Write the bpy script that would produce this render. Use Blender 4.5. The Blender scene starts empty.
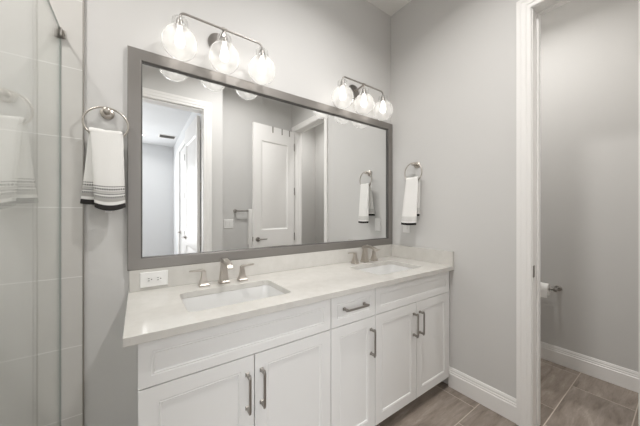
import bpy, bmesh, math, random
from mathutils import Vector, Matrix
random.seed(4)
PI = math.pi
S = bpy.context.scene
COL = S.collection

# ------------------------------------------------------------------ camera
cam = bpy.data.cameras.new('camera')
cam.sensor_fit = 'HORIZONTAL'; cam.sensor_width = 36.0
cam.lens = 260.27 / 640 * 36.0
cam.shift_y = 0.72 / 640
cam.clip_start = 0.02
camo = bpy.data.objects.new('camera', cam); COL.objects.link(camo)
camo.location = (-1.8905, -1.5748, 1.2705)
camo.rotation_euler = (PI / 2, 0, -math.radians(34.976))
S.camera = camo

# ------------------------------------------------------------------ world, light, exposure
W = bpy.data.worlds.new('world'); S.world = W; W.use_nodes = True
W.node_tree.nodes['Background'].inputs[0].default_value = (0.8, 0.86, 1.0, 1)
W.node_tree.nodes['Background'].inputs[1].default_value = 0.3
S.view_settings.view_transform = 'Standard'
S.view_settings.look = 'None'
S.view_settings.gamma = 1.0
S.view_settings.use_curve_mapping = False
S.view_settings.exposure = 0.70
S.cycles.max_bounces = 24; S.cycles.diffuse_bounces = 14; S.cycles.glossy_bounces = 8; S.cycles.transparent_max_bounces = 24
BULB = 5.0          # vanity bulbs
CAN_FILL = 11.0             # unseen recessed lights added to fill the bathroom and shower
CAN_FILL_TOILET = 6.0      # unseen recessed lights added to brighten the toilet room
DAY_FILL = 44.0            # added window lamp beyond the entry, frontal fill through the doorway


def area(name, loc, rot, sx, sy, power, color):
    l = bpy.data.lights.new(name, 'AREA'); l.shape = 'RECTANGLE'; l.size = sx; l.size_y = sy
    l.energy = power; l.color = color
    o = bpy.data.objects.new(name, l); COL.objects.link(o); o.location = loc; o.rotation_euler = rot
    return o


# unseen window lamp added beyond the entry door to fill the vanity fronts
area('window_fill', (-2.90, -5.035, 1.50), (-PI / 2, 0, PI), 1.6, 1.7, DAY_FILL, (0.97, 0.985, 1.0))


# ------------------------------------------------------------------ materials
def mat(name, color=(0.8, 0.8, 0.8), rough=0.5, metal=0.0, spec=0.5, bump=0.0, bscale=200.0, vary=0.0, vscale=3.0):
    m = bpy.data.materials.new(name); m.use_nodes = True
    nt = m.node_tree; b = nt.nodes['Principled BSDF']
    b.inputs['Base Color'].default_value = (*color, 1)
    b.inputs['Roughness'].default_value = rough
    b.inputs['Metallic'].default_value = metal
    b.inputs['Specular IOR Level'].default_value = spec
    if bump or vary:
        tc = nt.nodes.new('ShaderNodeTexCoord')
    if bump:
        n = nt.nodes.new('ShaderNodeTexNoise'); n.inputs['Scale'].default_value = bscale
        n.inputs['Detail'].default_value = 3
        bp = nt.nodes.new('ShaderNodeBump'); bp.inputs['Strength'].default_value = bump
        bp.inputs['Distance'].default_value = 0.002
        nt.links.new(tc.outputs['Object'], n.inputs['Vector'])
        nt.links.new(n.outputs['Fac'], bp.inputs['Height'])
        nt.links.new(bp.outputs['Normal'], b.inputs['Normal'])
    if vary:
        n = nt.nodes.new('ShaderNodeTexNoise'); n.inputs['Scale'].default_value = vscale
        n.inputs['Detail'].default_value = 4
        r = nt.nodes.new('ShaderNodeValToRGB')
        lo = tuple(max(0, c * (1 - vary)) for c in color); hi = tuple(min(1, c * (1 + vary)) for c in color)
        r.color_ramp.elements[0].color = (*lo, 1); r.color_ramp.elements[1].color = (*hi, 1)
        r.color_ramp.elements[0].position = 0.3; r.color_ramp.elements[1].position = 0.7
        nt.links.new(tc.outputs['Object'], n.inputs['Vector'])
        nt.links.new(n.outputs['Fac'], r.inputs['Fac'])
        nt.links.new(r.outputs['Color'], b.inputs['Base Color'])
    return m


class NT:
    """small node helper: world/object position maths"""
    def __init__(s, m):
        s.m = m; s.nt = m.node_tree; s.b = s.nt.nodes['Principled BSDF']
        tc = s.nt.nodes.new('ShaderNodeTexCoord')
        sp = s.nt.nodes.new('ShaderNodeSeparateXYZ')
        s.nt.links.new(tc.outputs['Object'], sp.inputs[0])
        s.vec = tc.outputs['Object']
        s.x, s.y, s.z = sp.outputs

    def op(s, kind, a, b=None, c=None):
        n = s.nt.nodes.new('ShaderNodeMath'); n.operation = kind
        for i, v in enumerate((a, b, c)):
            if v is None: continue
            if isinstance(v, (int, float)): n.inputs[i].default_value = v
            else: s.nt.links.new(v, n.inputs[i])
        return n.outputs[0]

    def mixc(s, f, a, b):
        n = s.nt.nodes.new('ShaderNodeMix'); n.data_type = 'RGBA'
        if isinstance(f, (int, float)): n.inputs[0].default_value = f
        else: s.nt.links.new(f, n.inputs[0])
        for i, v in ((6, a), (7, b)):
            if isinstance(v, tuple): n.inputs[i].default_value = (*v, 1)
            else: s.nt.links.new(v, n.inputs[i])
        return n.outputs[2]

    def noise(s, scale, detail=4, vec=None, rough=0.5, dist=0.0):
        n = s.nt.nodes.new('ShaderNodeTexNoise'); n.inputs['Scale'].default_value = scale
        n.inputs['Detail'].default_value = detail; n.inputs['Roughness'].default_value = rough
        n.inputs['Distortion'].default_value = dist
        s.nt.links.new(vec or s.vec, n.inputs['Vector']); return n.outputs['Fac']

    def comb(s, x, y, z):
        n = s.nt.nodes.new('ShaderNodeCombineXYZ')
        for i, v in enumerate((x, y, z)):
            if isinstance(v, (int, float)): n.inputs[i].default_value = v
            else: s.nt.links.new(v, n.inputs[i])
        return n.outputs[0]

    def ramp(s, f, pts):
        n = s.nt.nodes.new('ShaderNodeValToRGB'); s.nt.links.new(f, n.inputs[0])
        e = n.color_ramp.elements
        while len(e) < len(pts): e.new(0.5)
        for el, (p, c) in zip(e, pts): el.position = p; el.color = (*c, 1)
        return n.outputs[0]

    def white(s, vec):
        n = s.nt.nodes.new('ShaderNodeTexWhiteNoise'); n.noise_dimensions = '3D'
        s.nt.links.new(vec, n.inputs['Vector']); return n.outputs['Value']

    def color(s, c): s.nt.links.new(c, s.b.inputs['Base Color'])

    def bump(s, h, strength, dist=0.002):
        n = s.nt.nodes.new('ShaderNodeBump'); n.inputs['Strength'].default_value = strength
        n.inputs['Distance'].default_value = dist
        s.nt.links.new(h, n.inputs['Height']); s.nt.links.new(n.outputs[0], s.b.inputs['Normal'])


M = {}
M['wall'] = mat('wall_paint', (0.62, 0.614, 0.602), 0.62, spec=0.3, bump=0.12, bscale=260)
M['wall_toilet'] = mat('toilet_wall_paint', (0.60, 0.594, 0.58), 0.62, spec=0.3, bump=0.12, bscale=260)
M['wall_next'] = mat('bedroom_wall_paint', (0.74, 0.75, 0.76), 0.6, spec=0.3, bump=0.1, bscale=260)
M['ceiling'] = mat('ceiling_paint', (0.80, 0.79, 0.77), 0.8, spec=0.2, bump=0.1, bscale=160)
M['trim'] = mat('trim_white', (0.83, 0.82, 0.805), 0.35)
M['cab'] = mat('cabinet_white', (0.81, 0.808, 0.798), 0.38, bump=0.03, bscale=90)
M['dark'] = mat('shadow_gap', (0.06, 0.055, 0.05), 0.7)
M['nickel'] = mat('brushed_nickel', (0.52, 0.48, 0.435), 0.30, 1.0, bump=0.05, bscale=600)
M['pull'] = mat('pull_nickel', (0.36, 0.34, 0.315), 0.38, 1.0, bump=0.05, bscale=600)
M['socket'] = mat('satin_nickel_dark', (0.30, 0.285, 0.27), 0.32, 1.0)
M['chrome'] = mat('polished_nickel', (0.66, 0.64, 0.62), 0.14, 1.0)
M['frame'] = mat('mirror_frame_metal', (0.27, 0.255, 0.24), 0.42, 0.6, bump=0.06, bscale=500)
M['lip'] = mat('mirror_lip_shade', (0.13, 0.125, 0.12), 0.4, 0.7, bump=0.04, bscale=500)  # darker than the frame: shading of the lip put into its colour
M['mirror'] = mat('mirror_silver', (0.93, 0.94, 0.94), 0.0, 1.0)
M['porcelain'] = mat('porcelain', (0.72, 0.72, 0.712), 0.12)
M['plastic'] = mat('plate_plastic', (0.82, 0.815, 0.80), 0.3)
M['slot'] = mat('socket_slot', (0.05, 0.05, 0.05), 0.5)
M['paper'] = mat('tissue_paper', (0.86, 0.85, 0.83), 0.9, spec=0.1, bump=0.3, bscale=120)
M['terry'] = mat('terry_white', (0.82, 0.81, 0.79), 0.95, spec=0.1, bump=0.9, bscale=420)
M['tag'] = mat('tag_white', (0.86, 0.86, 0.85), 0.7)
M['black'] = mat('black_rubber', (0.03, 0.03, 0.03), 0.6)

# quartz: white with small warm-grey specks
m = mat('quartz', (0.8, 0.78, 0.75), 0.14); k = NT(m)
sp1 = k.ramp(k.noise(95, 2), [(0.62, (0, 0, 0)), (0.70, (1, 1, 1))])
sp2 = k.ramp(k.noise(23, 5), [(0.3, (0.59, 0.574, 0.54)), (0.7, (0.63, 0.615, 0.583))])
k.color(k.mixc(k.op('MULTIPLY', sp1, 0.30), sp2, (0.52, 0.49, 0.46)))
M['quartz'] = m

# shower tile: 0.307 m courses, light grout
m = mat('shower_tile', (0.6, 0.6, 0.6), 0.30); k = NT(m)
fz = k.op('FRACT', k.op('DIVIDE', k.op('ADD', k.z, 0.2385), 0.3072))
g = k.op('LESS_THAN', k.op('ABSOLUTE', k.op('SUBTRACT', fz, 0.5)), 0.494)
fx = k.op('FRACT', k.op('DIVIDE', k.op('ADD', k.x, 2.39 + 6.14), 0.614))
gx = k.op('LESS_THAN', k.op('ABSOLUTE', k.op('SUBTRACT', fx, 0.5)), 0.497)
inside = k.op('MULTIPLY', g, gx)
tone = k.ramp(k.noise(4.0, 5), [(0.3, (0.565, 0.55, 0.525)), (0.7, (0.61, 0.60, 0.575))])
k.color(k.mixc(inside, (0.74, 0.73, 0.71), tone)); k.bump(inside, 0.4, 0.0015)
M['tile'] = m

# floor: 12x24 stone-look tiles, staggered, light grout lines
m = mat('floor_tile', (0.3, 0.26, 0.22), 0.38); k = NT(m)
P_, L_ = 0.3045, 0.62
ry = k.op('DIVIDE', k.op('ADD', k.y, 0.76 + 30 * P_), P_)
row = k.op('FLOOR', ry); fy = k.op('FRACT', ry)
# row index 29 is the row just in front of y=-0.76, 30 the row behind it
sh = k.op('MULTIPLY', k.op('SUBTRACT', 30, row), 0.41)
rx = k.op('DIVIDE', k.op('SUBTRACT', k.op('ADD', k.x, 0.085 + 20 * L_), sh), L_)
cell = k.op('FLOOR', rx); fx = k.op('FRACT', rx)
gy = k.op('LESS_THAN', k.op('ABSOLUTE', k.op('SUBTRACT', fy, 0.5)), 0.4920)
gx = k.op('LESS_THAN', k.op('ABSOLUTE', k.op('SUBTRACT', fx, 0.5)), 0.4963)
ins = k.op('MULTIPLY', gy, gx)
rnd = k.white(k.comb(row, cell, 3.0))
offs = k.op('MULTIPLY', rnd, 37.0)
v = k.comb(k.op('ADD', k.op('MULTIPLY', k.x, 1.2), offs), k.op('ADD', k.op('MULTIPLY', k.y, 6.5), offs), offs)
n1 = k.noise(2.6, 6, v, 0.6, 0.7)
n2 = k.noise(9.0, 5, v, 0.65, 1.2)
nn = k.op('ADD', k.op('MULTIPLY', n1, 0.7), k.op('MULTIPLY', n2, 0.3))
c1 = k.ramp(nn, [(0.30, (0.125, 0.099, 0.080)), (0.45, (0.235, 0.196, 0.164)), (0.57, (0.30, 0.255, 0.218)), (0.70, (0.42, 0.367, 0.318))])
tint = k.op('ADD', k.op('MULTIPLY', rnd, 0.22), 0.89)
mc = k.nt.nodes.new('ShaderNodeVectorMath'); mc.operation = 'SCALE'
k.nt.links.new(c1, mc.inputs[0]); k.nt.links.new(tint, mc.inputs[3])
k.color(k.mixc(ins, (0.52, 0.455, 0.39), mc.outputs[0]))
k.bump(ins, 0.35, 0.001)
M['floor'] = m

# hand towel: white terry with woven grey bands near the hem and a black hem (height measured from the hem)
def towel_mat(name, hem, bands, hemcol):
    m = mat(name, (0.83, 0.82, 0.80), 0.95, spec=0.1); k = NT(m)
    uv = k.nt.nodes.new('ShaderNodeUVMap'); sp = k.nt.nodes.new('ShaderNodeSeparateXYZ')
    k.nt.links.new(uv.outputs[0], sp.inputs[0]); u_, v_ = sp.outputs[0], sp.outputs[1]
    col = (0.83, 0.82, 0.80)
    for z0, z1, freq, c in bands:
        f = k.op('MULTIPLY', k.op('GREATER_THAN', v_, z0), k.op('LESS_THAN', v_, z1))
        if freq:
            f = k.op('MULTIPLY', f, k.op('LESS_THAN', k.op('FRACT', k.op('MULTIPLY', u_, freq)), 0.62))
        col = k.mixc(f, col, c)
    col = k.mixc(k.op('LESS_THAN', v_, hem), col, hemcol)
    k.color(col)
    k.bump(k.noise(430, 3), 0.8, 0.002)
    return m

M['towel_embroidered'] = towel_mat('towel_embroidered', 0.021,
    [(0.034, 0.047, 0, (0.45, 0.435, 0.42)), (0.050, 0.056, 22, (0.04, 0.037, 0.036)), (0.061, 0.067, 30, (0.05, 0.047, 0.045)),
     (0.068, 0.077, 0, (0.55, 0.535, 0.52)), (0.080, 0.088, 17, (0.05, 0.047, 0.045)), (0.0475, 0.0495, 0, (0.20, 0.19, 0.185)), (0.093, 0.098, 24, (0.09, 0.085, 0.08))],
    (0.04, 0.037, 0.036))
M['towel_banded'] = towel_mat('towel_banded', 0.018,
    [(0.028, 0.031, 0, (0.50, 0.49, 0.47)), (0.034, 0.043, 0, (0.60, 0.59, 0.57)), (0.046, 0.049, 0, (0.42, 0.41, 0.40)),
     (0.052, 0.060, 0, (0.62, 0.61, 0.59)), (0.063, 0.066, 0, (0.5, 0.49, 0.47))],
    (0.03, 0.028, 0.028))


def glass_mat(name, tint, ior=1.45, haze=0.0, seed=0.0, boost=1.0):
    m = bpy.data.materials.new(name); m.use_nodes = True; nt = m.node_tree
    nt.nodes.remove(nt.nodes['Principled BSDF'])
    out = nt.nodes['Material Output']
    tr = nt.nodes.new('ShaderNodeBsdfTransparent'); tr.inputs[0].default_value = (*tint, 1)
    gl = nt.nodes.new('ShaderNodeBsdfGlossy'); gl.inputs['Roughness'].default_value = 0.02
    gl.inputs[0].default_value = (1, 1, 1, 1)
    fr = nt.nodes.new('ShaderNodeFresnel')
    # thin clear glass without refraction: same reflectance on both faces (no total internal reflection)
    ge = nt.nodes.new('ShaderNodeNewGeometry'); mr = nt.nodes.new('ShaderNodeMapRange')
    mr.inputs['To Min'].default_value = ior; mr.inputs['To Max'].default_value = 1 / ior
    nt.links.new(ge.outputs['Backfacing'], mr.inputs['Value']); nt.links.new(mr.outputs['Result'], fr.inputs[0])
    mx = nt.nodes.new('ShaderNodeMixShader')
    base = tr
    if haze:
        tl = nt.nodes.new('ShaderNodeBsdfTranslucent'); tl.inputs[0].default_value = (0.95, 0.95, 0.94, 1)
        df = nt.nodes.new('ShaderNodeBsdfDiffuse'); df.inputs[0].default_value = (0.95, 0.95, 0.94, 1)
        md = nt.nodes.new('ShaderNodeMixShader'); nt.links.new(tl.outputs[0], md.inputs[1]); nt.links.new(df.outputs[0], md.inputs[2])
        mh = nt.nodes.new('ShaderNodeMixShader'); mh.inputs[0].default_value = haze
        nt.links.new(tr.outputs[0], mh.inputs[1]); nt.links.new(md.outputs[0], mh.inputs[2]); base = mh
    if seed:
        tc = nt.nodes.new('ShaderNodeTexCoord'); nz = nt.nodes.new('ShaderNodeTexNoise'); nz.inputs['Scale'].default_value = 60
        bp = nt.nodes.new('ShaderNodeBump'); bp.inputs['Strength'].default_value = seed; bp.inputs['Distance'].default_value = 0.003
        nt.links.new(tc.outputs['Object'], nz.inputs['Vector']); nt.links.new(nz.outputs['Fac'], bp.inputs['Height'])
        nt.links.new(bp.outputs[0], gl.inputs['Normal'])
    fac = fr.outputs[0]
    if boost != 1.0:
        mm = nt.nodes.new('ShaderNodeMath'); mm.operation = 'MULTIPLY'; mm.use_clamp = True
        mm.inputs[1].default_value = boost; nt.links.new(fac, mm.inputs[0]); fac = mm.outputs[0]
    nt.links.new(fac, mx.inputs[0]); nt.links.new(base.outputs[0], mx.inputs[1]); nt.links.new(gl.outputs[0], mx.inputs[2])
    nt.links.new(mx.outputs[0], out.inputs[0])
    return m


M['glass'] = glass_mat('shower_glass', (0.972, 0.984, 0.978))
M['glass_edge'] = mat('glass_edge_green', (0.30, 0.36, 0.34), 0.15)
M['globe'] = glass_mat('clear_globe_glass', (0.985, 0.985, 0.98), 1.42, haze=0.30, seed=0.25)


M['collar'] = glass_mat('ribbed_collar_glass', (0.93, 0.93, 0.925), 1.6, haze=0.16, boost=1.6)


def emit(name, color, strength):
    m = bpy.data.materials.new(name); m.use_nodes = True; nt = m.node_tree
    nt.nodes.remove(nt.nodes['Principled BSDF'])
    e = nt.nodes.new('ShaderNodeEmission'); e.inputs[0].default_value = (*color, 1); e.inputs[1].default_value = strength
    nt.links.new(e.outputs[0], nt.nodes['Material Output'].inputs[0]); return m


M['bulb'] = emit('lit_bulb', (1.0, 0.955, 0.90), BULB)
M['lens'] = emit('lit_downlight_lens', (1.0, 0.96, 0.91), 5.0)


# ------------------------------------------------------------------ mesh helpers
def obj(name, bm, m, parent=None, smooth=None, bevel=0.0, loc=None):
    me = bpy.data.meshes.new(name)
    bmesh.ops.recalc_face_normals(bm, faces=bm.faces[:])
    bm.to_mesh(me); bm.free()
    if m is not None:
        for q in (m if isinstance(m, (list, tuple)) else [m]): me.materials.append(q)
    o = bpy.data.objects.new(name, me); COL.objects.link(o)
    if loc: o.location = loc
    if parent is not None:
        o.parent = parent
        o.matrix_parent_inverse = Matrix.Translation(-wloc(parent))
    if smooth is not None:
        me.shade_smooth()
        if smooth < 180: me.set_sharp_from_angle(angle=math.radians(smooth))
    if bevel:
        b = o.modifiers.new('edge', 'BEVEL'); b.width = bevel; b.segments = 2; b.limit_method = 'ANGLE'; b.angle_limit = math.radians(50)
        b.harden_normals = False
    return o


def wloc(o):
    v = Vector(o.location)
    return v if o.parent is None else v      # parts carry world coordinates in their meshes


def empty(name, loc):
    o = bpy.data.objects.new(name, None); COL.objects.link(o); o.location = loc; o.empty_display_size = 0.05
    return o


LAB = {}
def tag(o, label, cat, group=None, kind=None):
    o['label'] = label; o['category'] = cat
    if group: o['group'] = group
    if kind: o['kind'] = kind
    return o


def struct(o, label, cat): return tag(o, label, cat, kind='structure')


def box(bm, x0, x1, y0, y1, z0, z1):
    vs = [bm.verts.new(p) for p in ((x0, y0, z0), (x1, y0, z0), (x1, y1, z0), (x0, y1, z0), (x0, y0, z1), (x1, y0, z1), (x1, y1, z1), (x0, y1, z1))]
    for f in ((0, 3, 2, 1), (4, 5, 6, 7), (0, 1, 5, 4), (1, 2, 6, 5), (2, 3, 7, 6), (3, 0, 4, 7)):
        bm.faces.new([vs[i] for i in f])
    return bm


def B(*a): return box(bmesh.new(), *a)


def loft(bm, rings, cap=True, closed=True):
    R = [[bm.verts.new(p) for p in r] for r in rings]
    n = len(R[0])
    for a, b in zip(R, R[1:]):
        for i in range(n if closed else n - 1):
            bm.faces.new((a[i], a[(i + 1) % n], b[(i + 1) % n], b[i]))
    if cap:
        bm.faces.new(R[0][::-1]); bm.faces.new(R[-1])
    return R


def frame_of(d):
    d = Vector(d).normalized()
    u = d.cross(Vector((0, 0, 1)))
    if u.length < 1e-4: u = Vector((1, 0, 0))
    u.normalize(); return u, u.cross(d).normalized()


def tube(bm, pts, r, n=12, cap=True, closed=False):
    pts = [Vector(p) for p in pts]; N = len(pts); rings = []
    pu = None
    for i, p in enumerate(pts):
        a = pts[(i - 1) % N] if (closed or i > 0) else p
        b = pts[(i + 1) % N] if (closed or i < N - 1) else p
        d = (b - a).normalized()
        if pu is None: u, w = frame_of(d)
        else:
            u = (pu - d * pu.dot(d)).normalized(); w = u.cross(d).normalized()
        pu = u
        rr = r[i] if isinstance(r, (list, tuple)) else r
        rings.append([p + (u * math.cos(t) + w * math.sin(t)) * rr for t in [2 * PI * j / n for j in range(n)]])
    if closed:
        rings.append(rings[0])
        R = [[bm.verts.new(p) for p in q] for q in rings[:-1]]; R.append(R[0])
        for a, b in zip(R, R[1:]):
            for i in range(n): bm.faces.new((a[i], a[(i + 1) % n], b[(i + 1) % n], b[i]))
    else:
        loft(bm, rings, cap)
    return bm


def lathe(bm, c, axis, prof, n=24, cap=True):
    """prof: (distance along axis, radius)"""
    u, w = frame_of(axis); a = Vector(axis).normalized(); c = Vector(c)
    rings = [[c + a * h + (u * math.cos(t) + w * math.sin(t)) * max(r, 1e-5) for t in [2 * PI * j / n for j in range(n)]] for h, r in prof]
    loft(bm, rings, cap); return bm


def rrect(cx, cy, hx, hy, r, z, n=5):
    pts = []
    for sx, sy, a0 in ((1, 1, 0), (-1, 1, 90), (-1, -1, 180), (1, -1, 270)):
        for i in range(n + 1):
            a = math.radians(a0 + 90 * i / n)
            pts.append((cx + sx * (hx - r) + r * math.cos(a), cy + sy * (hy - r) + r * math.sin(a), z))
    return pts


def panelled(bm, mp, xs, zs, cells, th, steps):
    """flat board with recessed panels; mp(a, b, d) maps board coordinates (d>0 is outwards) to space; steps: (inset, depth)"""
    for i in range(len(xs) - 1):
        for j in range(len(zs) - 1):
            a0, a1, b0, b1 = xs[i], xs[i + 1], zs[j], zs[j + 1]
            def ring(q, d): return [bm.verts.new(mp(*p, d)) for p in ((a0 + q, b0 + q), (a1 - q, b0 + q), (a1 - q, b1 - q), (a0 + q, b1 - q))]
            R = ring(0, 0)
            if (i, j) in cells:
                for q, d in steps:
                    R2 = ring(q, d)
                    for t in range(4): bm.faces.new((R[t], R[(t + 1) % 4], R2[(t + 1) % 4], R2[t]))
                    R = R2
            bm.faces.new(R)
    a0, a1, b0, b1 = xs[0], xs[-1], zs[0], zs[-1]
    if th:
        bk = [(a0, b0), (a1, b0), (a1, b1), (a0, b1)]
        A = [bm.verts.new(mp(*p, 0)) for p in bk]; C_ = [bm.verts.new(mp(*p, -th)) for p in bk]
        for t in range(4): bm.faces.new((A[t], C_[t], C_[(t + 1) % 4], A[(t + 1) % 4]))
        bm.faces.new(C_)
    bmesh.ops.remove_doubles(bm, verts=bm.verts[:], dist=1e-5)
    return bm


def profile(bm, pts, p0, p1, out, up=(0, 0, 1)):
    """extrude a profile (distance out, height) along p0-p1"""
    p0, p1, o, u = Vector(p0), Vector(p1), Vector(out), Vector(up)
    loft(bm, [[p + o * a + u * b for a, b in pts] for p in (p0, p1)]); return bm


# ------------------------------------------------------------------ dimensions
CH = 0.89                        # counter top height
CEIL = 3.07
TX = 1.0327                      # far wall of the toilet room
JT = 0.105                       # thickness of the right wall
D0, D1 = -1.0373, -1.78          # door opening in the right wall
HEAD = 2.4756
YB, YR = -1.70, -1.88            # wall behind the camera, and its recessed stretch
JOG = -1.05
EX0, EX1 = -2.08, -1.265         # entry opening
NEXT_Y, NEXT_X, NEXT_C = -5.05, -1.245, 2.75

# ------------------------------------------------------------------ structure
b = B(-3.2, 1.2, 0.0, 0.12, 0, CEIL)
struct(obj('wall_back', b, M['wall']), 'pale grey painted wall behind the long mirror', 'wall')
b = B(0, JT, D0, 0, 0, CEIL); box(b, 0, JT, D1, D0, HEAD, CEIL); box(b, 0, JT, YR - 0.12, D1, 0, CEIL)
struct(obj('wall_right', b, M['wall']), 'pale grey wall holding the towel ring beside the doorway', 'wall')
b = B(-3.32, -3.2, YB - 0.12, 0.12, 0, CEIL)
struct(obj('wall_left', b, M['wall']), 'grey wall at the far side of the shower', 'wall')
b = B(-3.2, EX0, YB - 0.12, YB, 0, CEIL); box(b, EX0, EX1, YB - 0.12, YB, HEAD, CEIL)
box(b, EX1, JOG, YB - 0.12, YB, 0, CEIL); box(b, JOG - 0.08, JOG, YR - 0.12, YB - 0.12, 0, CEIL); box(b, JOG, 0, YR - 0.12, YR, 0, CEIL)
struct(obj('wall_front', b, M['wall']), 'grey wall with the entry doorway, seen in the mirror', 'wall')
b = B(TX, TX + 0.12, -2.9, 0, 0, CEIL)
struct(obj('wall_right_far', b, M['wall_toilet']), 'grey toilet room wall with the paper holder', 'wall')
b = B(JT, TX, -2.9, -2.79, 0, CEIL); box(b, JT, TX, -0.25, -0.13, 0, CEIL); box(b, 0.0, JT, -2.9, YR - 0.12, 0, CEIL)
struct(obj('wall_front_far', b, M['wall_toilet']), 'grey end walls of the toilet room', 'wall')
b = B(0.5, TX, -1.50, -1.396, 0, CEIL)
struct(obj('wall_partition', b, M['trim']), 'narrow white upright at the right edge of the toilet room', 'wall')
b = B(-4.3, 1.2, -5.2, 0.12, -0.1, 0)
struct(obj('floor', b, M['floor']), 'brown stone-look floor tiles with pale grout lines', 'floor')
b = B(-3.32, 1.2, YR - 0.12, 0.12, CEIL, CEIL + 0.1); box(b, 0, 1.2, -2.9, YR - 0.12, CEIL, CEIL + 0.1)
struct(obj('ceiling', b, M['ceiling']), 'white bathroom ceiling', 'ceiling')
# room beyond the entry (seen in the mirror)
b = B(NEXT_X, NEXT_X + 0.1, -3.14, YB - 0.12, 0, NEXT_C); box(b, NEXT_X, NEXT_X + 0.1, NEXT_Y, -3.98, 0, NEXT_C); box(b, NEXT_X, NEXT_X + 0.1, -3.98, -3.14, 2.44, NEXT_C)
box(b, -0.5, -0.4, -4.2, -3.04, 0, NEXT_C); box(b, NEXT_X + 0.1, -0.5, -4.2, -4.1, 0, NEXT_C); box(b, NEXT_X + 0.1, -0.5, -3.14, -3.04, 0, NEXT_C); box(b, NEXT_X + 0.1, -0.5, -4.1, -3.14, NEXT_C - 0.1, NEXT_C)  # closed unlit box added behind the door slot so the gap stays dark
struct(obj('wall_next_side', b, M['wall_next']), 'white side wall of the room beyond the entry, seen in the mirror', 'wall')
b = B(-4.2, NEXT_X + 0.1, NEXT_Y - 0.1, NEXT_Y, 0, NEXT_C)
struct(obj('wall_next_end', b, M['wall_next']), 'white end wall of the room beyond the entry, seen in the mirror', 'wall')
b = B(-4.3, -4.2, NEXT_Y - 0.1, YB - 0.12, 0, NEXT_C); box(b, -4.3, -3.2, YB - 0.13, YB - 0.03, 0, NEXT_C)
struct(obj('wall_next_left', b, M['wall_next']), 'unseen white left wall of the room beyond the entry', 'wall')
b = B(-4.3, NEXT_X + 0.1, NEXT_Y - 0.1, YB - 0.12, NEXT_C, NEXT_C + 0.1)
struct(obj('ceiling_next', b, M['wall_next']), 'white ceiling with the air vent, seen in the mirror', 'ceiling')

bm = bmesh.new()
for a in ((-3.76, -3.70, .59, 2.41), (-2.10, -2.04, .59, 2.41), (-3.70, -2.10, .59, .65), (-3.70, -2.10, 2.35, 2.41)): box(bm, a[0], a[1], NEXT_Y, NEXT_Y + .02, a[2], a[3])
struct(obj('added_window_1', bm, M['trim']), 'white frame of the added, unseen fill window beyond the entry', 'window')  # frame added around the unseen fill lamp

# tiled shower wall and its metal edge
struct(obj('wall_shower', B(-3.2, -2.094, -0.010, 0, 0, CEIL), M['tile']), 'large grey tiles of the shower wall behind the glass', 'wall')
b = B(-2.094, -2.089, -0.0115, 0, 0, CEIL)
struct(obj('trim_1', b, M['pull'], bevel=0.001), 'thin metal edge strip where shower tile meets painted wall', 'trim')
struct(obj('trim_2', B(-2.23, -2.10, YB, -0.0125, 0, 0.10), M['tile'], bevel=0.004), 'tiled shower curb under the glass panel', 'trim')

# baseboards
BB = [(0, 0), (0.016, 0), (0.016, 0.098), (0.012, 0.103), (0.012, 0.112), (0.009, 0.118), (0.009, 0.127), (0.004, 0.1414), (0, 0.1414)]
CW = 0.0697
bm = bmesh.new(); profile(bm, BB, (0, -0.545, 0), (0, D0 + CW, 0), (-1, 0, 0))
struct(obj('baseboard_right', bm, M['trim']), 'white stepped baseboard beside the vanity cabinets', 'baseboard')
bm = bmesh.new(); profile(bm, BB, (TX, -0.25, 0), (TX, -1.396, 0), (-1, 0, 0)); profile(bm, BB, (TX, -1.5, 0), (TX, -2.79, 0), (-1, 0, 0))
struct(obj('baseboard_right_far', bm, M['trim']), 'white stepped baseboard along the toilet room wall', 'baseboard')
bm = bmesh.new(); profile(bm, BB, (JT, -2.79, 0), (TX - 0.017, -2.79, 0), (0, 1, 0))
struct(obj('baseboard_front_far', bm, M['trim']), 'white baseboard at the end of the toilet room', 'baseboard')
bm = bmesh.new(); profile(bm, BB, (-2.088, 0, 0), (-1.895, 0, 0), (0, -1, 0))
struct(obj('baseboard_back', bm, M['trim']), 'white baseboard between shower and vanity', 'baseboard')

# door casings: profile (distance from wall, distance from opening)
CP = [(0, 0), (0.011, 0), (0.014, 0.006), (0.014, 0.020), (0.018, 0.026), (0.018, 0.045), (0.021, 0.052), (0.021, CW), (0, CW)]
def casing(bm, wall_pt, out, along, lo, hi, head, cp=CP):
    """wall_pt: point on the wall plane at floor; along: unit direction on the wall; opening from lo to hi"""
    wp, o, al, up = Vector(wall_pt), Vector(out), Vector(along), Vector((0, 0, 1))
    w = cp[-1][1]
    rings = []
    for base, dirs in ((wp + al * lo, -al), (wp + al * lo + up * head, -al + up), (wp + al * hi + up * head, al + up), (wp + al * hi, al)):
        rings.append([base + o * a + dirs * b_ for a, b_ in cp])
    loft(bm, rings)

bm = bmesh.new(); casing(bm, (0, 0, 0), (-1, 0, 0), (0, -1, 0), -D0, -D1, HEAD)
casing(bm, (JT, 0, 0), (1, 0, 0), (0, -1, 0), -D0, -D1, HEAD)
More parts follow.
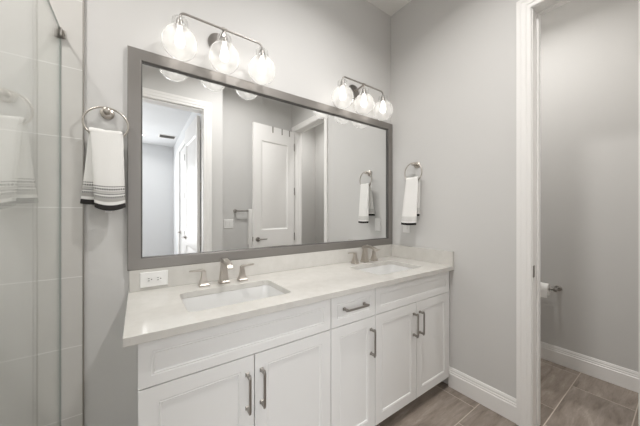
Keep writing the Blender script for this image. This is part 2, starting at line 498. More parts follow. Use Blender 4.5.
# jamb lining with stop
box(bm, 0.0, JT, D0 - 0.004, D0, 0, HEAD); box(bm, 0.0, JT, D1, D1 + 0.004, 0, HEAD); box(bm, 0.0, JT, D1, D0, HEAD - 0.004, HEAD)
box(bm, 0.062, JT - 0.008, D0 - 0.014, D0 - 0.004, 0, HEAD - 0.004); box(bm, 0.062, JT - 0.008, D1, D1 + 0.012, 0, HEAD - 0.004)
box(bm, 0.062, JT - 0.008, D1 + 0.012, D0 - 0.014, HEAD - 0.014, HEAD - 0.004)
t3 = struct(obj('trim_3', bm, M['trim']), 'white moulded door casing of the toilet room doorway', 'trim')
obj('strike_plate', B(-0.001, 0.024, D0 - 0.0075, D0 - 0.004, 0.898, 0.966), M['pull'], t3, bevel=0.001)['label'] = 'nickel strike plate on the white door jamb'
bm = bmesh.new()
CP2 = [(a, q * 0.088 / CW) for a, q in CP]
casing(bm, (0, YB, 0), (0, 1, 0), (1, 0, 0), EX0, EX1, HEAD + 0.01, CP2)
box(bm, EX1 - 0.004, EX1, YB - 0.12, YB, 0, HEAD); box(bm, EX0, EX0 + 0.004, YB - 0.12, YB, 0, HEAD); box(bm, EX0, EX1, YB - 0.12, YB, HEAD - 0.004, HEAD)
struct(obj('trim_4', bm, M['trim']), 'white moulded casing of the entry doorway, seen in the mirror', 'trim')

# ------------------------------------------------------------------ doors
DSTEP = [(0.004, -0.003), (0.012, -0.009), (0.020, -0.009), (0.040, -0.003)]
def lever(parent, c, out, along):
    bm = bmesh.new(); c, o, al = Vector(c), Vector(out), Vector(along)
    lathe(bm, c, o, [(0, 0.030), (0.006, 0.030), (0.009, 0.026), (0.010, 0.012), (0.042, 0.011), (0.044, 0.0)], 20)
    tube(bm, [c + o * 0.040, c + o * 0.046 + al * 0.02, c + o * 0.046 + al * 0.07, c + o * 0.042 + al * 0.115], [0.010, 0.010, 0.008, 0.006], 10)
    return obj('lever_handle', bm, M['pull'], parent, smooth=40)

def door_leaf(name, hinge, ang, w, h, th, label, hingside):
    """leaf from the hinge point along angle ang (in plan)"""
    hx, hy = hinge; ca, sa = math.cos(ang), math.sin(ang)
    nx, ny = -sa, ca
    bm = bmesh.new()
    def mpf(s):
        return lambda a, b_, d: (hx + ca * a + nx * s * (th / 2 + d), hy + sa * a + ny * s * (th / 2 + d), b_ + 0.012)
    xs = [0.003, 0.115, w - 0.115, w]; zs = [0, 0.24, 0.82, 1.045, h - 0.215, h]
    for s in (1, -1): panelled(bm, mpf(s), xs, zs, {(1, 1), (1, 3)}, th / 2, DSTEP)
    o = struct(obj(name, bm, M['trim'], smooth=25), label, 'door')
    for s in (1, -1):
        lever(o, mpf(s)(w - 0.06, 0.925, 0), (nx * s, ny * s, 0), (-ca, -sa, 0))
    for z in (0.24, 0.93, 1.58, 2.22):
        bm = bmesh.new(); q = Vector(mpf(hingside)(0.0, z, 0.005))
        lathe(bm, q - Vector((0, 0, 0.05)), (0, 0, 1), [(0, 0.0075), (0.1, 0.0075)], 10)
        lathe(bm, q - Vector((0, 0, 0.056)), (0, 0, 1), [(0, 0.004), (0.112, 0.004)], 8)
        obj('hinge', bm, M['pull'], o, smooth=40)
    # latch plate on the free edge
    e = Vector(mpf(0)(w, 0.93, 0)); bm = bmesh.new()
    u = Vector((ca, sa, 0)); v = Vector((nx, ny, 0))
    loft(bm, [[e + u * d + v * (s1 * 0.012) + Vector((0, 0, s2 * 0.028)) for s1, s2 in ((-1, -1), (1, -1), (1, 1), (-1, 1))] for d in (0.0, 0.0015)])
    obj('latch_plate', bm, M['pull'], o)
    return o, mpf

hx, hy = -0.030, D1 + 0.008
tip = (-0.673, -1.690)
ang1 = math.atan2(tip[1] - hy, tip[0] - hx)
L1 = math.hypot(tip[1] - hy, tip[0] - hx)
door1, mp1 = door_leaf('door_1', (hx, hy), ang1, L1, 2.442, 0.035, 'white two-panel toilet room door standing open, seen in the mirror', -1)
hx2, hy2 = EX1 - 0.026, YB - 0.14
t2 = (-1.318, -2.63)
ang2 = math.atan2(t2[1] - hy2, t2[0] - hx2)
L2 = math.hypot(t2[1] - hy2, t2[0] - hx2)
door2, mp2 = door_leaf('door_2', (hx2, hy2), ang2, L2, 2.44, 0.035, 'white entry door swung away into the next room, seen in the mirror', 1)

# closet door on the side wall of the next room
bm = bmesh.new()
casing(bm, (NEXT_X, 0, 0), (-1, 0, 0), (0, -1, 0), 3.14, 3.98, 2.44)
struct(obj('trim_5', bm, M['trim']), 'white casing of the ajar door beyond the entry door, seen in the mirror', 'trim')
bm = bmesh.new()
panelled(bm, lambda a, b_, d: (NEXT_X + 0.012 - d, -a, b_), [3.36, 3.46, 3.87, 3.976], [0.01, 0.25, 0.93, 1.05, 2.22, 2.434], {(1, 1), (1, 3)}, 0.035, DSTEP)
d3 = struct(obj('door_3', bm, M['trim'], smooth=25), 'white panel door standing ajar beyond the entry door, seen in the mirror', 'door')
lever(d3, (NEXT_X + 0.011, -3.92, 0.925), (-1, 0, 0), (0, 1, 0))
for z in (0.24, 0.93, 1.58, 2.22):
    bm = bmesh.new(); lathe(bm, (NEXT_X + 0.004, -3.352, z - 0.05), (0, 0, 1), [(0, 0.0075), (0.1, 0.0075)], 10); obj('hinge', bm, M['pull'], d3, smooth=40)

# over-the-door hooks on the toilet room door
for i, a in enumerate((0.36, 0.21, 0.085)):
    e = empty('over_door_hook', mp1(0)(a, 2.442, 0))
    bm = bmesh.new()
    q = lambda d, z: Vector(mp1(1)(a, z, d))
    u = Vector((math.cos(ang1), math.sin(ang1), 0)) * 0.008
    path = [q(0.0025, 2.427), q(0.0025, 2.4445), q(-0.0375, 2.4445), q(-0.0375, 2.36)]
    thk = [Vector((0, 0, 0))] * 4
    path2 = [q(0.0008, 2.427), q(0.0008, 2.4425), q(-0.0358, 2.4425), q(-0.0358, 2.36)]
    loft(bm, [[p - u, p + u, r + u, r - u] for p, r in zip(path, path2)])
    obj('strap', bm, M['pull'], e)
    lb = ['metal hook strap over the open door top, nearest the door handle', 'metal hook strap over the open door top, middle of three', 'metal hook strap over the open door top, nearest the hinges'][i]
    tag(e, lb, 'hook', 'hook straps over the open door')

# ------------------------------------------------------------------ vanity cabinets
CF = -0.54                       # face of the carcasses
DF = -0.56                       # front of doors
Z0, Z1, ZS = 0.085, 0.857, 0.703
CSTEP = [(0.0015, -0.0018), (0.005, -0.0018), (0.007, 0.0002), (0.0098, -0.0044), (0.0115, -0.0052)]

def front(name, x0, x1, z0, z1, fw, parent):
    bm = bmesh.new()
    panelled(bm, lambda a, b_, d: (a, DF - d, b_), [x0, x0 + fw, x1 - fw, x1], [z0, z0 + fw, z1 - fw, z1], {(1, 1)}, 0.019, CSTEP)
    return obj(name, bm, M['cab'], parent, smooth=20, bevel=0.0012)

def pull(parent, c, vertical, L=0.152):
    bm = bmesh.new(); x, z = c; y = DF - 0.034
    h = L / 2
    d = Vector((0, 0, 1)) if vertical else Vector((1, 0, 0))
    s = Vector((1, 0, 0)) if vertical else Vector((0, 0, 1))
    p = Vector((x, y, z)); f = Vector((0, 1, 0))
    # flat rectangular bar with bowed ends and two posts
    rings = []
    for t, off in ((-h, 0.004), (-h + 0.012, 0.0), (h - 0.012, 0.0), (h, 0.004)):
        q = p + d * t + f * off
        rings.append([q + s * a + f * b_ for a, b_ in ((-0.0043, -0.004), (0.0043, -0.004), (0.0043, 0.004), (-0.0043, 0.004))])
    loft(bm, rings)
    for t in (-h + 0.010, h - 0.010):
        rr = []
        for yy, r in ((y + 0.002, 0.0055), (DF - 0.008, 0.0055), (DF - 0.0005, 0.0085)):
            q = Vector((p.x, yy, p.z)) + d * t
            rr.append([q + s * (a * r) + d * (b_ * r) for a, b_ in ((-1, -1), (1, -1), (1, 1), (-1, 1))])
        loft(bm, rr)
    o = obj('handle', bm, M['pull'], parent, bevel=0.001)
    o['label'] = 'brushed nickel bar handle'
    return o

def carcass(x0, x1, parent, lpanel=False):
    t = 0.018; bm = bmesh.new()
    box(bm, x0, x0 + t, CF, -0.002, Z0, Z1 + 0.003); box(bm, x1 - t, x1, CF, -0.002, Z0, Z1 + 0.003)
    box(bm, x0 + t, x1 - t, CF, -0.002, Z0, Z0 + t); box(bm, x0 + t, x1 - t, -0.012, -0.002, Z0 + t, Z1)
    box(bm, x0 + t, x1 - t, CF, CF + t, Z1 - 0.022, Z1 + 0.003); box(bm, x0 + t, x1 - t, CF, CF + t, ZS - 0.02, ZS + 0.02)
    obj('carcass', bm, M['cab'], parent)
    bm = B(x0, x1, CF + 0.072, CF + 0.086, 0, Z0); box(bm, x0, x0 + t, CF + 0.086, -0.02, 0, Z0); box(bm, x1 - t, x1, CF + 0.086, -0.02, 0, Z0)
    obj('toe_kick', bm, M['cab'], parent)

G = 0.0022
XA, XB, XC, XD = -1.891, -1.115, -0.804, -0.036
cabL = tag(empty('vanity_cabinet', ((XA + XB) / 2, CF / 2, 0)), 'white vanity cabinet with two doors under the sink nearer the shower', 'cabinet', 'vanity cabinets under the worktop')
carcass(XA, XB - 0.0005, cabL)
front('false_front', XA + G, XB - G, ZS + G, Z1 - 0.003, 0.034, cabL)
mid = (XA + XB) / 2 - 0.001
dl = front('door', XA + G, mid - G, Z0, ZS - G, 0.052, cabL); pull(dl, (mid - 0.030, 0.565), True)
dr = front('door', mid + G, XB - G, Z0, ZS - G, 0.052, cabL); pull(dr, (mid + 0.030, 0.565), True)
cabM = tag(empty('drawer_cabinet', ((XB + XC) / 2, CF / 2, 0)), 'narrow white cabinet with one drawer and one door between the sinks', 'cabinet', 'vanity cabinets under the worktop')
carcass(XB + 0.0005, XC - 0.0005, cabM)
dw = front('drawer', XB + G, XC - G, ZS + G, Z1 - 0.003, 0.034, cabM); pull(dw, ((XB + XC) / 2 - 0.002, 0.786), False, 0.16)
dm = front('door', XB + G, XC - G, Z0, ZS - G, 0.052, cabM); pull(dm, (XC - 0.036, 0.568), True)
cabR = tag(empty('vanity_cabinet', ((XC + XD) / 2, CF / 2, 0)), 'white vanity cabinet with two doors against the towel ring wall', 'cabinet', 'vanity cabinets under the worktop')
carcass(XC + 0.0005, XD, cabR)
front('false_front', XC + G, XD - G, ZS + G, Z1 - 0.003, 0.034, cabR)
mid = (XC + XD) / 2 - 0.004
dl = front('door', XC + G, mid - G, Z0, ZS - G, 0.052, cabR); pull(dl, (mid - 0.032, 0.568), True)
dr = front('door', mid + G, XD - G, Z0, ZS - G, 0.052, cabR); pull(dr, (mid + 0.032, 0.568), True)
obj('filler_strip', B(XD + 0.0005, -0.001, CF - 0.004, CF + 0.014, Z0, Z1 + 0.003), M['cab'], cabR)

# ------------------------------------------------------------------ worktop, splashes, sinks
CX0, CY0 = -1.929, -0.5806
SINKS = [(-1.503, -0.318, 0.228, 0.150), (-0.432, -0.318, 0.228, 0.150)]
top = empty('worktop', (-0.965, -0.29, Z1 + 0.0035))
tag(top, 'long speckled white stone worktop with two sink cutouts on the white cabinets', 'worktop')
bm = bmesh.new()
def loop(pts):
    vs = [bm.verts.new(p) for p in pts]
    return [bm.edges.new((vs[i], vs[(i + 1) % len(vs)])) for i in range(len(vs))]
ed = loop([(CX0, CY0, CH), (-0.0015, CY0, CH), (-0.0015, -0.0015, CH), (CX0, -0.0015, CH)])
for sx, sy, hx_, hy_ in SINKS: ed += loop(rrect(sx, sy, hx_, hy_, 0.035, CH))
r = bmesh.ops.triangle_fill(bm, use_beauty=True, edges=ed, use_dissolve=False)
fs = [g for g in r['geom'] if isinstance(g, bmesh.types.BMFace)]
ex = bmesh.ops.extrude_face_region(bm, geom=bm.faces[:])
for v_ in [g for g in ex['geom'] if isinstance(g, bmesh.types.BMVert)]: v_.co.z -= CH - (Z1 + 0.0035)
obj('slab', bm, M['quartz'], top, bevel=0.002)
b = B(CX0 + 0.004, -0.0015, -0.0205, -0.0015, CH + 0.0002, 0.9948)
obj('backsplash', b, M['quartz'], top, bevel=0.0015)
b = B(-0.0205, -0.0015, CY0 + 0.001, -0.0215, CH + 0.0002, 0.9948)
obj('side_splash', b, M['quartz'], top, bevel=0.0015)

for i, (sx, sy, hx_, hy_) in enumerate(SINKS):
    e = empty('sink', (sx, sy, 0.72))
    tag(e, ['rectangular white sink basin nearer the shower, sunk in the worktop', 'rectangular white sink basin beside the towel ring wall, sunk in the worktop'][i], 'sink', 'sinks sunk in the worktop')
    bm = bmesh.new(); zt = Z1 + 0.0030
    prof = [(0.022, zt, 0.045), (0.002, zt, 0.036), (0.001, zt - 0.004, 0.036), (-0.006, zt - 0.05, 0.04), (-0.016, zt - 0.105, 0.045), (-0.040, zt - 0.135, 0.05), (-0.09, zt - 0.142, 0.05)]
    rings = [rrect(sx, sy, hx_ + d, hy_ + d, rr, z) for d, z, rr in prof]
    R = loft(bm, rings, cap=False)
    bm.faces.new(R[-1])
    o = obj('basin', bm, M['porcelain'], e, smooth=50)
    s = o.modifiers.new('wall', 'SOLIDIFY'); s.thickness = 0.006; s.offset = -1
    bm = bmesh.new(); lathe(bm, (sx, sy + 0.02, zt - 0.1415), (0, 0, 1), [(0, 0.022), (0.003, 0.022), (0.004, 0.017), (0.003, 0.014), (0.006, 0.012), (0.007, 0.0)], 20)
    obj('drain', bm, M['nickel'], e, smooth=40)

# ------------------------------------------------------------------ faucets
def sq(c, hx_, hy_): x, y, z = c; return [(x - hx_, y - hy_, z), (x + hx_, y - hy_, z), (x + hx_, y + hy_, z), (x - hx_, y + hy_, z)]
def faucet(x, y, label):
    e = tag(empty('faucet', (x, y, CH)), label, 'faucet', 'faucets behind the sinks')
    z = CH + 0.0004
    bm = bmesh.new()
    loft(bm, [sq((x, y, z), .026, .026), sq((x, y, z + .010), .026, .026), sq((x, y, z + .014), .022, .022), sq((x, y - .002, z + .065), .0165, .0165), sq((x, y - .004, z + .112), .0145, .0135)])
    # arm: rectangular sections along an arc running out over the basin
    pts = [(y + .012, z + .100, .024), (y + .004, z + .119, .022), (y - .018, z + .128, .018), (y - .05, z + .126, .016), (y - .09, z + .119, .015), (y - .116, z + .110, .014), (y - .124, z + .098, .013)]
    rings = []
    for i, (yy, zz, th) in enumerate(pts):
        a = pts[max(0, i - 1)]; b_ = pts[min(len(pts) - 1, i + 1)]
        d = Vector((0, b_[0] - a[0], b_[1] - a[1])).normalized(); n = Vector((0, d.z, -d.y))
        c = Vector((x, yy, zz)); u = Vector((1, 0, 0)) * .0145
        rings.append([c - u - n * th / 2, c + u - n * th / 2, c + u + n * th / 2, c - u + n * th / 2])
    loft(bm, rings)
    obj('spout', bm, M['nickel'], e, smooth=35, bevel=0.0015)
    for s in (-1, 1):
        hx_ = x + s * .103; bm = bmesh.new()
        loft(bm, [sq((hx_, y, z), .024, .024), sq((hx_, y, z + .008), .024, .024), sq((hx_, y, z + .012), .020, .020), sq((hx_, y, z + .045), .0125, .0125), sq((hx_, y, z + .074), .0095, .0095)])
        h = obj('handle', bm, M['nickel'], e, smooth=35, bevel=0.0012)
        bm = bmesh.new()
        rings = []
        for t, dz, w, th in ((-.011, .0735, .010, .010), (.0, .0795, .010, .011), (.03, .0820, .0085, .008), (.068, .0835, .0075, .006)):
            c = Vector((hx_ + s * t, y, z + dz))
            rings.append([c + Vector((0, -w, -th / 2)), c + Vector((0, w, -th / 2)), c + Vector((0, w, th / 2)), c + Vector((0, -w, th / 2))])
        loft(bm, rings); obj('lever', bm, M['nickel'], h, smooth=35, bevel=0.001)
faucet(-1.503, -0.096, 'brushed nickel three-piece faucet behind the sink nearer the shower')
faucet(-0.425, -0.096, 'brushed nickel three-piece faucet behind the sink by the towel ring wall')

# ------------------------------------------------------------------ mirror
mx0, mx1, mz0, mz1, fw = -1.932, -0.002, 0.9955, 2.0805, 0.060
e = tag(empty('wall_mirror', ((mx0 + mx1) / 2, 0, mz0)), 'wide mirror in a grey metal frame above the worktop', 'mirror')
bm = bmesh.new()
prof = [(0.0, -0.001), (0.0, -0.020), (0.003, -0.022), (fw - 0.008, -0.022), (fw - 0.006, -0.021)]
def ringm(q, y): return [(mx0 + q, y, mz0 + q), (mx1 - q, y, mz0 + q), (mx1 - q, y, mz1 - q), (mx0 + q, y, mz1 - q)]
loft(bm, [ringm(q, y) for q, y in prof], cap=False)
obj('frame', bm, M['frame'], e, smooth=20)
bm = bmesh.new()
loft(bm, [ringm(q, y) for q, y in [(fw - 0.006, -0.021), (fw - 0.001, -0.018), (fw, -0.0062)]], cap=False)
obj('inner_lip', bm, M['lip'], e, smooth=20)
bm = B(mx0 + 0.01, mx1 - 0.01, -0.0060, -0.002, mz0 + 0.01, mz1 - 0.01)
obj('mirror_glass', bm, M['mirror'], e)

# ------------------------------------------------------------------ vanity lights
def vanity_light(xc, label):
    y = -0.13; zb = 2.263; sp = 0.2135
    e = tag(empty('vanity_light', (xc, 0, zb)), label, 'light', 'three-globe lights above the mirror')
    bm = bmesh.new(); lathe(bm, (xc, -0.0005, zb - 0.012), (0, -1, 0), [(0, .058), (.012, .058), (.018, .054), (.020, .040), (.024, .018), (.024, 0)], 32)
    obj('back_plate', bm, M['socket'], e, smooth=40)
    bm = bmesh.new(); tube(bm, [(xc, -.022, zb - .012), (xc, -.07, zb - .010), (xc, -.115, zb - .004), (xc, y, zb)], .0075, 12)
    obj('arm', bm, M['pull'], e, smooth=60)
    # bar with down-turned ends
    pts = [(xc - sp, y, zb - .055)]
    for i in range(7):
        a = PI - PI / 2 * i / 6; pts.append((xc - sp + .025 + .025 * math.cos(a), y, zb - .025 + .025 * math.sin(a)))
    for i in range(7):
        a = PI / 2 - PI / 2 * i / 6; pts.append((xc + sp - .025 + .025 * math.cos(a), y, zb - .025 + .025 * math.sin(a)))
    pts.append((xc + sp, y, zb - .055))
    bm = bmesh.new(); tube(bm, pts, .0055, 12)
    tube(bm, [(xc, y, zb + .004), (xc, y, zb - .055)], .0055, 12)
    lathe(bm, (xc - .012, y, zb), (1, 0, 0), [(0, .009), (.024, .009)], 14)
    obj('bar', bm, M['pull'], e, smooth=60)
    for s in (-1, 0, 1):
        x = xc + s * sp
        bm = bmesh.new(); lathe(bm, (x, y, zb - .032), (0, 0, -1), [(0, .006), (.003, .013), (.012, .016), (.030, .016), (.034, .022), (.048, .024), (.050, .0)], 20)
        so = obj('socket', bm, M['socket'], e, smooth=40)
        bm = bmesh.new()        # ribbed glass collar around the socket
        n = 28; rings = []
        for h, r in ((-.036, .0225), (-.038, .0330), (-.056, .0350), (-.068, .0350), (-.076, .0315)):
            rings.append([(x + (r + (.002 if j % 2 else -.002)) * math.cos(2 * PI * j / n), y + (r + (.002 if j % 2 else -.002)) * math.sin(2 * PI * j / n), zb + h) for j in range(n)])
        loft(bm, rings, cap=False); obj('collar', bm, M['collar'], so, smooth=30)
        # globe: open at the neck
        R, cz = .080, zb - .152
        bm = bmesh.new(); prof = []
        for i in range(25):
            a = math.asin(.031 / R) + (PI - math.asin(.031 / R)) * i / 24
            prof.append((cz + R * math.cos(a), max(R * math.sin(a), 1e-4)))
        rings = [[(x + r * math.cos(2 * PI * j / 40), y + r * math.sin(2 * PI * j / 40), h) for j in range(40)] for h, r in prof]
        loft(bm, rings, cap=False); obj('globe_shade', bm, M['globe'], e, smooth=180)
        bm = bmesh.new()        # bulb
        bp = [(.082, .011), (.100, .012), (.114, .016), (.130, .0205), (.144, .022), (.156, .0205), (.165, .014), (.170, .004)]
        lathe(bm, (x, y, zb), (0, 0, -1), bp, 16); obj('bulb', bm, M['bulb'], e, smooth=60)
vanity_light(-1.508, 'three-globe nickel wall light above the mirror, nearer the shower')
vanity_light(-0.467, 'three-globe nickel wall light above the mirror, nearest the right-hand corner')

# ------------------------------------------------------------------ recessed ceiling lights (added unseen fill, except the one beyond the entry)
def downlight(x, y, z, label, power, r=.075):
    e = tag(empty('ceiling_light', (x, y, z)), label, 'light', 'recessed ceiling lights')
    bm = bmesh.new(); lathe(bm, (x, y, z - .0005), (0, 0, -1), [(0, r + .02), (.006, r + .02), (.008, r + .012), (.008, r)], 32, cap=False)
    loft(bm, [[(x + q * math.cos(2 * PI * j / 32), y + q * math.sin(2 * PI * j / 32), z - h) for j in range(32)] for h, q in ((.008, r), (.002, r - .004))], cap=False)
    obj('ring', bm, M['trim'], e, smooth=40)
    bm = bmesh.new(); lathe(bm, (x, y, z - .0008), (0, 0, -1), [(0, r - .004), (.002, r - .005)], 32); obj('lens', bm, M['lens'], e)
    l = bpy.data.lights.new('lamp', 'AREA'); l.shape = 'DISK'; l.size = 2 * r; l.energy = power; l.color = (1.0, 0.975, 0.95); l.spread = math.radians(150)
    o = bpy.data.objects.new('lamp', l); COL.objects.link(o); o.location = (x, y, z - .012)
    return e
downlight(-0.98, -1.02, CEIL, 'added, unseen round ceiling fill light in front of the vanity', CAN_FILL * 1.08)
downlight(-2.70, -0.75, CEIL, 'added, unseen round ceiling fill light inside the shower', CAN_FILL * 0.95)
downlight(0.36, -0.80, CEIL, 'added, unseen round ceiling fill light in the toilet room, nearer the vanity wall', CAN_FILL_TOILET)
downlight(0.45, -2.20, CEIL, 'added, unseen round ceiling fill light in the toilet room, at its far end', CAN_FILL_TOILET)
downlight(-1.84, -4.33, NEXT_C, 'recessed ceiling light beyond the entry door, seen in the mirror', 3.0, .06)

# air vent in the next room's ceiling
e = tag(empty('ceiling_vent', (-1.42, -4.2, NEXT_C)), 'slotted air vent in the ceiling beyond the entry, seen in the mirror', 'vent')
x0, x1, y0, y1 = -1.575, -1.285, -4.32, -4.08
bm = B(x0, x1, y0, y0 + .02, NEXT_C - .008, NEXT_C); box(bm, x0, x1, y1 - .02, y1, NEXT_C - .008, NEXT_C)
box(bm, x0, x0 + .02, y0 + .02, y1 - .02, NEXT_C - .008, NEXT_C); box(bm, x1 - .02, x1, y0 + .02, y1 - .02, NEXT_C - .008, NEXT_C)
obj('vent_frame', bm, M['trim'], e)
obj('duct_shade', B(x0 + .02, x1 - .02, y0 + .02, y1 - .02, NEXT_C - .002, NEXT_C - .0005), M['dark'], e)  # flat dark sheet painted as the shade behind the louvres
bm = bmesh.new()
for i in range(11):
    yy = y0 + .026 + i * .0175; box(bm, x0 + .02, x1 - .02, yy, yy + .006, NEXT_C - .008, NEXT_C - .002)
obj('louvres', bm, M['pull'], e)

# ------------------------------------------------------------------ shower glass
gx = -2.166
e = tag(empty('shower_panel', (gx, -0.55, 0.10)), 'clear glass shower panel with polished edges, clipped to the tiled wall', 'shower panel')
bm = B(gx - .003, gx + .003, -1.12, -0.0135, 0.1005, 2.066)
obj('glass_pane', bm, M['glass'], e)
bm = bmesh.new()
box(bm, gx - .0031, gx + .0031, -0.0135, -0.0105, 0.1005, 2.066)
obj('wall_seal', bm, M['glass_edge'], e)
bm = bmesh.new(); box(bm, gx - .0031, gx + .0031, -1.12, -0.0135, 2.066, 2.0675); box(bm, gx - .0031, gx + .0031, -1.122, -1.12, 0.1005, 2.0675)
obj('polished_edge', bm, M['glass_edge'], e)
for z in (2.047, 0.30):
    bm = bmesh.new(); box(bm, gx + .0033, gx + .0095, -0.036, -0.0105, z - .018, z + .018); box(bm, gx - .0095, gx - .0033, -0.036, -0.0105, z - .018, z + .018)
    box(bm, gx - .018, gx + .018, -0.0155, -0.0102, z - .018, z + .018)
    obj('clip', bm, M['pull'], e, bevel=0.0015)['label'] = 'nickel glass clip on the tiled wall'

# ------------------------------------------------------------------ towel rings and hand towels
def towel_ring(P, rd, label, rv=.072):
    """P(a, d, h): a along the wall, d out from the wall, h height"""
    e = tag(empty('towel_ring', P(0, 0, 0)), label, 'towel ring', 'towel rings beside the mirror')
    bm = bmesh.new(); c = Vector(P(0, .0005, 0)); o = Vector(P(0, 1, 0)) - Vector(P(0, 0, 0))
    lathe(bm, c, o, [(0, .027), (.008, .027), (.012, .023), (.014, .011), (rd - .009, .010), (rd - .006, .013), (rd + .006, .013), (rd + .009, .009), (rd + .009, 0)], 24)
    obj('mount', bm, M['nickel'], e, smooth=40)
    bm = bmesh.new(); n = 48
    tube(bm, [P(.080 * math.sin(2 * PI * i / n), rd, .012 - rv + rv * math.cos(2 * PI * i / n)) for i in range(n)], .0042, 10, closed=True)
    obj('ring', bm, M['nickel'], e, smooth=180)
    return e

def sheet(bm, P, top, bot, w0, w1, a0, a1, d0, d1, t0, t1, amp, sag, uvl, ph=0.0, nz=40, na=36):
    """a folded length of cloth: closed flattened cross-section from top to bottom; uv v = height above its hem"""
    R = []
    for i in range(nz + 1):
        t = i / nz
        w = w0 + (w1 - w0) * min(1, t * 1.15) ** 0.8; ac = a0 + (a1 - a0) * t; dc = d0 + (d1 - d0) * t
        th = t0 + (t1 - t0) * min(1, t * 1.6); h = top + (bot - top) * t
        ring = []
        for j in range(na):
            q = 2 * PI * j / na
            ca, sa = math.cos(q), math.sin(q)
            a = ac + w / 2 * (abs(ca) ** 0.75) * (1 if ca >= 0 else -1)
            d = dc + th / 2 * (abs(sa) ** 0.8) * (1 if sa >= 0 else -1)
            s_ = (a - ac) / w
            d += amp * t * math.sin(s_ * 5.2 + ph + 0.6 * t) + .0012 * t * math.sin(s_ * 19 + 3 * t + ph)
            hh = h - sag * t ** 3 * (1 - 4 * s_ * s_) * (1 if sa >= 0 else -.6)
            ring.append((bm.verts.new(P(a, d, hh)), (a - ac) / 0.14, (h - bot)))
        R.append(ring)
    for A, Bq in zip(R, R[1:]):
        for j in range(na):
            q = (A[j], A[(j + 1) % na], Bq[(j + 1) % na], Bq[j])
            f = bm.faces.new([x[0] for x in q])
            for l, x in zip(f.loops, q): l[uvl].uv = (x[1], x[2])
    f = bm.faces.new([x[0] for x in R[0]])
    for l in f.loops: l[uvl].uv = (0, 1)
    return R

def hand_towel(P, rd, label, m, fb, bb, front, back, sag, tagpos=None, top=-.1060):
    """front/back: (w0, w1, a0, a1, d1, t1) of the two hanging lengths; the ring lies in the fold at distance rd"""
    bm = bmesh.new(); uvl = bm.loops.layers.uv.new('uv')
    ri, ro = .0080, .0175
    w0, w1, a0, a1, d1, t1 = front
    sheet(bm, P, top, fb, w0, w1, a0, a1, rd + (ri + ro) / 2, d1, ro - ri, t1, .005, sag, uvl)
    w0, w1, b0, b1, d1, t1 = back
    sheet(bm, P, top, bb, w0, w1, b0, b1, rd - (ri + ro) / 2, d1, ro - ri, t1, .003, sag * .3, uvl, ph=1.5)
    # the fold lying over the ring: a hollow half round
    na, nt_ = 16, 10; w = (front[0] + back[0]) / 2 * .985; ac = (a0 + b0) / 2; rings = []
    for j in range(na + 1):
        q = j / na; a = ac + (q - .5) * w; lift = .0016 * math.sin(9 * q) + .001 * math.sin(23 * q)
        arc = [PI * i / nt_ for i in range(nt_ + 1)]
        rings.append([P(a, rd + ro * math.cos(t), top + (ro + lift) * math.sin(t)) for t in arc] + [P(a, rd + ri * math.cos(t), top + ri * math.sin(t)) for t in arc[::-1]])
    R = [[bm.verts.new(p) for p in q] for q in rings]; n = len(R[0])
    fs = []
    for A, Bq in zip(R, R[1:]):
        for i in range(n): fs.append(bm.faces.new((A[i], A[(i + 1) % n], Bq[(i + 1) % n], Bq[i])))
    for q in (R[0], R[-1]):
        for i in range(nt_): fs.append(bm.faces.new((q[i], q[i + 1], q[n - 2 - i], q[n - 1 - i])))
    for f in fs:
        for l in f.loops: l[uvl].uv = (0, 1)
    o = obj('hand_towel', bm, m, smooth=70)
    tag(o, label, 'towel', 'hand towels on the rings')
    if tagpos:
        a, d, h = tagpos; bm = bmesh.new()
        loft(bm, [[P(a + x, d + y, h + z) for x, y in ((-.013, -.0006), (.013, -.0006), (.013, .0006), (-.013, .0006))] for z in (.02, -.010)])
        t = obj('tag', bm, M['tag'], o); t['label'] = 'white cloth tag below the hem'
    return o

PL = lambda a, d, h: (-2.008 + a, -d, 1.740 + h)
towel_ring(PL, .049, 'brushed nickel towel ring between the shower glass and mirror')
hand_towel(PL, .049, 'white hand towel with grey embroidered bands between shower and mirror', M['towel_embroidered'], -.440, -.424,
           (.118, .110, .003, .016, .076, .046), (.118, .092, -.003, -.046, .030, .018), .017, (.010, .075, -.454))
PR = lambda a, d, h: (-d, -.275 + a, 1.672 + h)
towel_ring(PR, .058, 'brushed nickel towel ring on the wall beside the doorway', .080)
hand_towel(PR, .058, 'white hand towel with black hem on the wall beside the doorway', M['towel_banded'], -.490, -.420,
           (.112, .138, .001, .012, .104, .022), (.112, .122, -.001, .026, .024, .016), .004, None, -.1230)

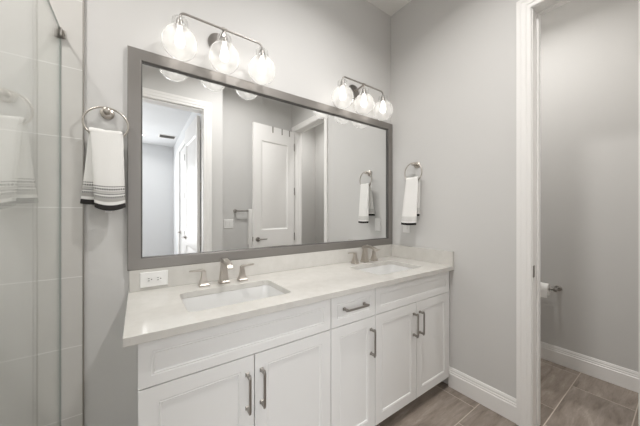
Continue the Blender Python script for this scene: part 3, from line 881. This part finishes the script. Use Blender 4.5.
# ------------------------------------------------------------------ outlets, switch plates
def plate(P, w, h, label, cat, kind, group=None):
    """P(a, d, h) with a/h centred on the plate"""
    e = tag(empty({'outlet': 'power_outlet', 'switch': 'light_switch'}[cat], P(0, 0, 0)), label, cat)
    def rr(q, d): return [P(sx * (w / 2 - q), d, sz * (h / 2 - q)) for sx, sz in ((-1, -1), (1, -1), (1, 1), (-1, 1))]
    bm = bmesh.new(); loft(bm, [rr(0, .0004), rr(0, .003), rr(.003, .006)]); obj('cover_plate', bm, M['plastic'], e, bevel=0.0008)
    n, horiz = kind
    if cat == 'outlet':
        for s in (-1, 1):
            c = s * .0195
            bm = bmesh.new()
            n_ = 20
            pts = [(c + (.0165) * math.cos(2 * PI * j / n_), max(-.0135, min(.0135, .0165 * math.sin(2 * PI * j / n_)))) for j in range(n_)]
            f = (lambda a, b_: (a, b_)) if horiz else (lambda a, b_: (b_, a))
            loft(bm, [[P(f(*p)[0], d, f(*p)[1]) for p in pts] for d in (.0062, .0080)])
            so = obj('socket', bm, M['plastic'], e, smooth=30)
            bm = bmesh.new()
            for (u0, u1, v0, v1) in ((-.008, .000, .0042, .0068), (-.008, .000, -.0068, -.0042), (.0055, .0100, -.0022, .0022)):
                q = [(c + u0, v0), (c + u1, v0), (c + u1, v1), (c + u0, v1)]
                loft(bm, [[P(f(*p)[0], d, f(*p)[1]) for p in q] for d in (.0081, .0086)])
            obj('slots', bm, M['slot'], so)
    else:
        for i in range(n):
            c = (i - (n - 1) / 2) * .046
            bm = bmesh.new()
            loft(bm, [[P(c + sx * .0165, d + (dd * (1 if sz > 0 else 0)), sz * .033) for sx, sz in ((-1, -1), (1, -1), (1, 1), (-1, 1))] for d, dd in ((.0062, 0), (.0085, .003))])
            obj('rocker', bm, M['plastic'], e, bevel=0.0008)
    return e
plate(lambda a, d, h: (-1.823 + a, -.0206 - d, .9425 + h), .120, .075, 'white double power outlet on the stone backsplash under the mirror', 'outlet', (2, True))
plate(lambda a, d, h: (-d, -.168 + a, 1.166 + h), .072, .118, 'white switch plate on the wall below the black-hemmed towel', 'switch', (1, False))
plate(lambda a, d, h: (-.930 + a, YR + d, 1.140 + h), .118, .118, 'white two-rocker switch plate under the towel bar, seen in the mirror', 'switch', (2, False))

# ------------------------------------------------------------------ towel bar and towel on the recessed wall (seen in the mirror)
e = tag(empty('towel_bar', (-.55, YR, 1.307)), 'nickel towel bar on the wall behind the open door, seen in the mirror', 'towel bar')
for x in (-.845, -.25):
    bm = bmesh.new(); lathe(bm, (x, YR + .0005, 1.307), (0, 1, 0), [(0, .025), (.008, .025), (.012, .012), (.05, .011), (.062, .015), (.070, .012), (.071, 0)], 20)
    obj('mount', bm, M['pull'], e, smooth=40)
bm = bmesh.new(); tube(bm, [(-.845, YR + .058, 1.307), (-.25, YR + .058, 1.307)], .009, 12); obj('rail', bm, M['pull'], e, smooth=60)
bm = bmesh.new(); rings = []
for j in range(9):
    x = -.690 + .30 * j / 8; wv = .003 * math.sin(j * 1.7)
    p = [(.080 + wv, .80), (.078 + wv, 1.10), (.074, 1.300)] + [(.058 + .016 * math.cos(t), 1.307 + .016 * math.sin(t)) for t in (PI / 4, PI / 2, 3 * PI / 4)] + [(.042, 1.300), (.040, .86),
         (.034, .86), (.034, 1.302)] + [(.058 + .024 * math.cos(t), 1.307 + .024 * math.sin(t)) for t in (3 * PI / 4, PI / 2, PI / 4)] + [(.083, 1.300), (.087 + wv, 1.10), (.089 + wv, .80)]
    rings.append([(x, YR + a, z) for a, z in p])
loft(bm, rings)
tag(obj('bath_towel', bm, M['terry'], smooth=40), 'white bath towel on the bar behind the open door, seen in the mirror', 'towel')

# ------------------------------------------------------------------ toilet paper
RX, RZ = TX - .085, .640
e = tag(empty('paper_holder', (TX, -.925, RZ)), 'dark nickel toilet paper holder on the toilet room wall', 'paper holder')
bm = bmesh.new(); lathe(bm, (TX - .0005, -.925, RZ), (-1, 0, 0), [(0, .025), (.008, .025), (.012, .021), (.014, .012), (.070, .011), (.085, .016), (.098, .016), (.102, .010), (.102, 0)], 24)
obj('mount', bm, M['pull'], e, smooth=40)
bm = bmesh.new(); tube(bm, [(RX, -.925, RZ), (RX, -.755, RZ)], [.0085, .0085], 12); lathe(bm, (RX, -.755, RZ), (0, 1, 0), [(0, .012), (.008, .012), (.010, 0)], 16)
obj('arm', bm, M['pull'], e, smooth=40)
bm = bmesh.new(); y0, y1 = -.885, -.785; zc = RZ - .0095
n = 40
def ringp(r, y): return [(RX + r * math.cos(2 * PI * j / n), y, zc + r * math.sin(2 * PI * j / n)) for j in range(n)]
rr = [ringp(.0195, y0), ringp(.050, y0), ringp(.050, y1), ringp(.0195, y1), ringp(.0195, y0)]
loft(bm, rr, cap=False); bmesh.ops.remove_doubles(bm, verts=bm.verts[:], dist=1e-5)
ro = tag(obj('toilet_paper_roll', bm, M['paper'], smooth=40), 'white toilet paper roll on its holder in the toilet room', 'toilet paper')
bm = bmesh.new()
loft(bm, [[(RX - .0507 + dx, y, z) for y, dx in ((y0 + .001, 0), (y1 - .001, 0), (y1 - .001, .0012), (y0 + .001, .0012))] for z in (zc, zc - .035, zc - .062)])
obj('loose_sheet', bm, M['paper'], ro)
